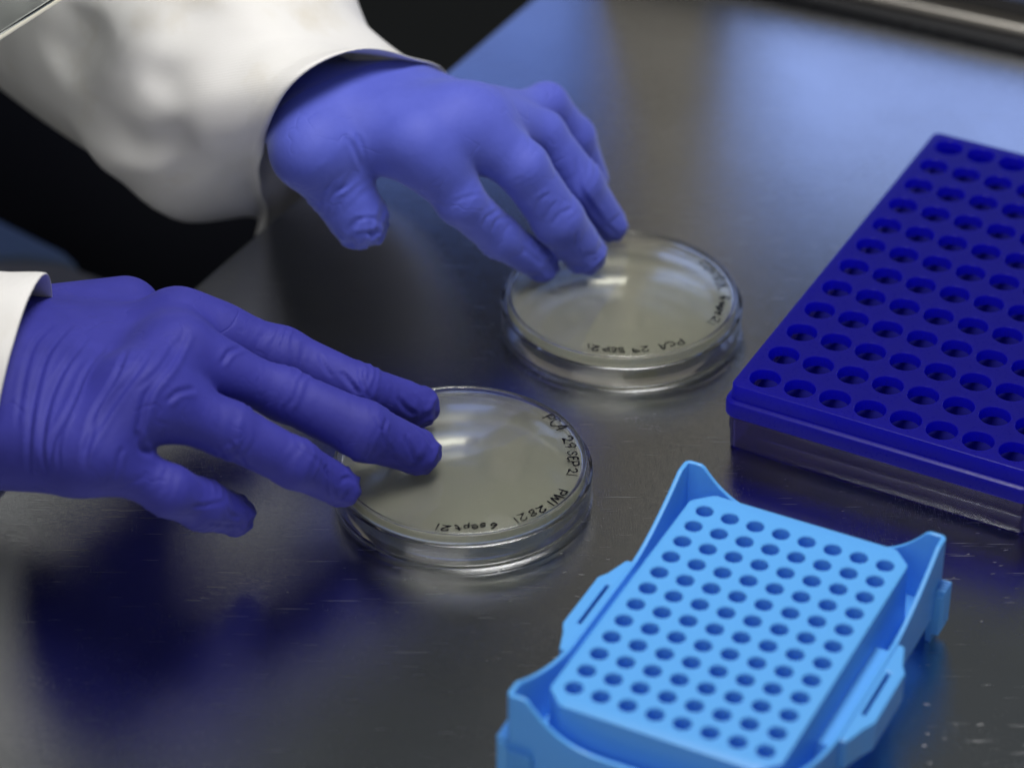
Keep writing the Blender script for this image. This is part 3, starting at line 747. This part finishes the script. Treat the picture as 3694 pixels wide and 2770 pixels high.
folds1 = [(px1(*q), a*.6, w*.9) for q, a, w in [
    ([(510, 570), (560, 650), (610, 760)], .9, 1.3), ([(570, 560), (600, 640), (625, 740)], .7, 1.0), ([(440, 820), (390, 890), (380, 970)], .7, .9), ([(520, 840), (430, 910), (410, 1010)], .7, .9), ([(580, 870), (480, 950), (440, 1030)], .5, .9),
    ([(600, 1010), (540, 1060), (530, 1130)], .9, 1.3), ([(660, 1010), (640, 1080), (660, 1120)], .8, 1.1), ([(560, 1100), (620, 1090), (690, 1100)], .9, 1.0), ([(570, 1020), (640, 1010), (680, 1020)], .6, .8),
    ([(1080, 930), (1160, 900), (1260, 880)], .35, .8), ([(1240, 1060), (1260, 1010), (1330, 970)], .5, .9), ([(1290, 1090), (1310, 1030), (1370, 1000)], .5, .9), ([(1350, 1110), (1370, 1060), (1410, 1040)], .4, .8),
    ([(1450, 1170), (1510, 1220), (1560, 1260)], .6, 1.0), ([(1560, 1260), (1600, 1230), (1640, 1210)], .5, .8),
    ([(1520, 990), (1540, 920), (1600, 880)], .6, .9), ([(1560, 1030), (1590, 970), (1640, 920)], .5, .8), ([(1600, 1060), (1650, 990), (1720, 960)], .5, .9), ([(1750, 1080), (1740, 1160), (1770, 1220)], .6, .9),
    ([(1740, 690), (1760, 850), (1820, 950), (1890, 1050)], .9, 1.3), ([(1890, 1050), (1930, 1080), (1960, 1110)], .7, 1.0), ([(1900, 1060), (1940, 1020), (1980, 990)], .4, .8)]]
kn1 = []
for j, s in ((ib, 5), (mb, 6), (rb_, 7), (lb, 8)):
    kn1 += [(j[1], j[2]-j[0], 9, .18, 4.0, s*11.3), (j[2], j[3]-j[1], 8, .32, 3.6, s*7.7)]
kn1 += [(tb[2], tb[3]-tb[1], 8, .6, 4.5, 91.)]
tips1 = [(j[3]+(j[3]-j[2])*.25, 15, 1.4, 5.1*k) for k, j in enumerate((ib, mb, rb_), 1)]+[(tb[3]+(tb[3]-tb[2])*.3, 15, 2.8, 44.)]
g1 = build_hand('gloved_hand', f1, (-190, 20, 0), (70, 260, 130), folds1, kn1, M['lit_glove'], 'farther gloved hand, stronger light put into its glove colour, with spread thumb, fingertips on the farther dish', tips=tips1, cuff=(np.array([-66.0, 139.7, 61.3]), np.array([-.535, .671, .513]), 2.0))
under(g1)

# ---------------------------------------------------------------- coat sleeves
def frame_path(P):
    T = [(P[min(i+1, len(P)-1)]-P[max(i-1, 0)]) for i in range(len(P))]; return [t/np.linalg.norm(t) for t in T]
def sleeve(name, path, radii, ref, mouth_n, label, seed, amp, nseg=144, sub=16, creases=(), mouth=None, folds=()):
    """tube of cloth from the cuff (first point) upwards; radii (ra, rb) per point, ref: direction of ra"""
    P = [np.array(q, float) for q in path]
    fine = smooth_line(P, sub); R2 = smooth_line([np.array(r, float) for r in radii], sub)
    T = frame_path(fine); T[0] = mouth_n/np.linalg.norm(mouth_n)
    for k in range(1, 11): T[k] = T[0]*(1-k/11)+T[k]*(k/11); T[k] /= np.linalg.norm(T[k])
    rows = []
    L = 0.0
    ml = None
    if mouth:      # outline of the cuff opening: offset from the first path point for every angle
        t = T[0]; a = ref-t*(ref @ t); a /= np.linalg.norm(a); b = np.cross(t, a)
        m3 = np.array(smooth_line(list(mouth)*3, 12))-P[0]; m3 = m3[len(mouth)*12-12:2*len(mouth)*12+13]
        m3 = m3[12:12+len(mouth)*12]; an = np.arctan2(m3 @ b, m3 @ a)
        if np.sum(np.diff(np.unwrap(an))) < 0: m3, an = m3[::-1], an[::-1]
        k0 = int(np.argmin(np.abs(an))); m3 = np.roll(m3, -k0, 0); m3 = np.concatenate([m3, m3[:1]])
        sl = np.concatenate([[0], np.cumsum(np.linalg.norm(np.diff(m3, axis=0), axis=1))]); sl /= sl[-1]
        ml = np.stack([np.interp(np.arange(nseg)/nseg, sl, m3[:, c]) for c in range(3)], 1)
    for i, (c, r, t) in enumerate(zip(fine, R2, T)):
        if i: L += np.linalg.norm(fine[i]-fine[i-1])
        a = ref-t*(ref @ t); a /= np.linalg.norm(a); b = np.cross(t, a)
        row = []
        for k in range(nseg):
            th = 2*math.pi*k/nseg; d = a*math.cos(th)*r[0]+b*math.sin(th)*r[1]
            if ml is not None:
                q = min(1.0, L/55.0); q = q*q*(3-2*q); d = d*q+ml[k]*(1-q)
            u = d/np.linalg.norm(d)
            g = min(1.0, L/45.0)
            nz = noise.noise(Vector((math.cos(th)*1.3+seed, math.sin(th)*1.3, L/42.0)))*1.0+0.5*noise.noise(Vector((math.cos(th)*2.6, math.sin(th)*2.6+seed, L/24.0)))
            nz2 = noise.noise(Vector((math.cos(th)*2.0+seed*2, math.sin(th)*2.0, L/120.0)))
            w = amp*g*(nz+0.8*(0.35-abs(nz2)*1.6))+0.7*noise.noise(Vector((math.cos(th)*3+seed, math.sin(th)*3, L/16.0)))
            for th0, l0, l1, aa, ww in creases:
                q = (th-th0+math.pi) % (2*math.pi)-math.pi
                if l0-20 < L < l1+20: w += aa*math.exp(-(q/ww)**2)*min(1, max(0, (L-l0+20)/20))*min(1, max(0, (l1+20-L)/20))
            # stitched cuff hem
            w += 0.5*math.exp(-((L-1.0)/1.5)**2)-0.8*math.exp(-((L-9)/1.4)**2)-0.6*math.exp(-((L-24)/1.6)**2)
            row.append(c+d+u*w)
        rows.append(np.array(row))
    # inside of the cuff
    inner = []
    for q, i in ((1.2, 0), (1.7, 1), (1.9, 4), (2.0, 9), (2.2, 16)):
        c = fine[i]; w = rows[i]-c; inner.append(c+w*(1-q/np.linalg.norm(w, axis=1)[:, None]))
    allr = inner[::-1]+[rows[0]*.5+inner[0]*.5-T[0]*0.5]+rows
    V = np.concatenate(allr); F = []
    for i in range(len(allr)-1):
        for k in range(nseg):
            k2 = (k+1) % nseg; F.append((i*nseg+k, i*nseg+k2, (i+1)*nseg+k2, (i+1)*nseg+k))
    if folds:
        from mathutils.bvhtree import BVHTree
        bv = BVHTree.FromPolygons([Vector(q) for q in V], F)
        Nn = np.zeros_like(V); Q = np.array(F); nf = np.cross(V[Q[:, 2]]-V[Q[:, 0]], V[Q[:, 3]]-V[Q[:, 1]])
        for c in range(4): np.add.at(Nn, Q[:, c], nf)
        Nn /= np.linalg.norm(Nn, axis=1)[:, None]+1e-9
        if np.einsum('ij,ij->i', Nn, V-V.mean(0)).mean() < 0: Nn = -Nn
        disp = np.zeros(len(V))
        for pts, amp, wid in folds:
            L = []
            for q in smooth_line(pts, 4):
                h = bv.ray_cast(Vector(_O), Vector(raydir(*q)))[0]; L.append(None if h is None else np.array(h))
            crease(V, Nn, disp, L, amp, wid, (0.5, 0.5))
        V = V+Nn*disp[:, None]
    o = mesh_obj(name, V, F, M['fabric'], None)
    sm = o.modifiers.new('soften', 'SMOOTH'); sm.factor = 0.5; sm.iterations = 9
    if label: o['label'] = label
    under(o)
    return o
Z = np.array([0, 0, 1.])
# farther arm
c1 = np.array([-66.0, 139.7, 61.3])
n1 = np.array([-.535, .671, .513])
sleeve('coat_sleeve', [c1, (-83, 153, 58), (-125, 191, 67), (-166, 240, 60), (-202, 278, 74), (-250, 302, 92), (-320, 325, 120)],
       [(53, 50), (69, 60), (57, 58), (54, 55), (58, 58), (66, 66), (70, 70)], np.array([-.33, .394, -.858]), n1, 'rumpled white sleeve of the farther arm', 2.4, 1.6,
       mouth=[K1(1050, 235, 72), K1(850, 160, 95), K1(620, 108, 107), K1(370, 182, 110), K1(182, 330, 102), K1(68, 560, 80), K1(45, 750, 42), K1(58, 880, 18), K1(95, 1010, -6), (-108, 190, -44), (-94, 210, -40), (-66, 206, 4), (-40, 194, 20), (-28, 180, 44)],
       folds=[([(x*.7685, y*.7685) for x, y in q], a, w) for q, a, w in [([(400, 40), (340, 180), (250, 320)], 5.5, 16), ([(900, -60), (840, 150), (770, 330), (690, 430)], 6.5, 18), ([(560, 330), (620, 480), (700, 650), (800, 760)], 5.5, 16),
              ([(1190, 150), (1110, 300), (1080, 420)], 2, 9), ([(1000, 600), (1060, 700), (1090, 860)], 1.8, 7), ([(400, 470), (520, 620), (640, 760)], 5, 12), ([(830, 560), (860, 720), (900, 860)], 3.5, 8), ([(700, -40), (640, 120), (560, 260)], -2.5, 16)]])
# nearer arm
c2 = K2(105, 645, 54)
sleeve('coat_sleeve', [c2, c2+np.array([-35, 3, -2]), c2+np.array([-80, 10, -6]), c2+np.array([-150, 25, -14]), c2+np.array([-240, 50, -30])],
       [(39, 39), (39.5, 40), (41, 42), (45, 45), (50, 50)], Z, np.array([-.978, .119, .17]), 'white cuff of the nearer arm at the left edge', 7.1, 2.2)
# dark trousers
fT = hand_field([(np.array([-460., 640, -190]), np.array([-190., 480, -190]), 120, 105), (np.array([-190., 480, -190]), np.array([20., 640, -330]), 100, 90)], [[(np.array([-190., 480, -200]), np.array([-150., 470, -560]), 85, 65)]], 40, 30, 10)
Vt, Qt = surface_nets(fT, (-640, 300, -680), (180, 820, -40), 9.0)
tr = mesh_obj('trousers', Vt, Qt, M['cloth'], None); under(tr)

# ---------------------------------------------------------------- raised sash glass, its lower edge crosses the top left corner
def sash():
    a = at(-40, 150, 150); b = at(230, -22, 150)
    root = empty('sash_glass', tuple(a*MM))
    d = (b-a)/np.linalg.norm(b-a); up = np.array([-0.25, 0.15, 0.96]); up -= d*(up @ d); up /= np.linalg.norm(up); t = np.cross(d, up)
    def slab(name, h0, h1, w0, w1, mat):
        V = [q+t*w+up*h for q in (a-d*120, b+d*60) for w, h in ((w0, h0), (w1, h0), (w1, h1), (w0, h1))]
        F = [(0, 1, 2, 3), (7, 6, 5, 4), (0, 4, 5, 1), (1, 5, 6, 2), (2, 6, 7, 3), (3, 7, 4, 0)]
        return bevel(sub(mesh_obj(name, V, F, mat, smooth=False), root), 0.0004, 2)
    slab('pane', 1.5, 160, 0, 5, M['glass']); slab('ground_edge', 0, 1.45, 0.1, 4.9, M['ground'])
    tag(root, 'clear glass sash whose bright edge crosses the top left corner', 'glass'); return root
sash()

# ---------------------------------------------------------------- unclear blurred shapes below the bench, built as two plain slabs
def blurred_shape():
    D = 3694/2212
    root = empty('blurred_shape', tuple(at(60*D, 560*D, -130)*MM))
    for name, pts, z0, mat in (('grey_slab', [(-80, 560), (60, 558), (140, 566), (235, 602), (300, 660), (300, 800), (-80, 800)], -100, M['blurred_shape']), ('blue_slab', [(-80, 430), (0, 470), (140, 540), (175, 572), (60, 555), (-80, 556)], -101, M['band'])):
        top = [at(x*D, y*D, z0) for x, y in pts]; n = len(top)
        V = top+[q-np.array([0, 0, 30]) for q in top]
        F = [tuple(range(n))[::-1], tuple(range(n, 2*n))]+[(k, (k+1) % n, n+(k+1) % n, n+k) for k in range(n)]
        o = mesh_obj(name, V, F, mat, smooth=False)
        bm = bmesh.new(); bm.from_mesh(o.data); bmesh.ops.recalc_face_normals(bm, faces=bm.faces); bm.to_mesh(o.data); bm.free()
        bevel(sub(o, root), 0.004, 3)
    tag(root, 'blurred grey and blue shapes below the worktop, behind the nearer wrist', 'blurred_shape')
blurred_shape()
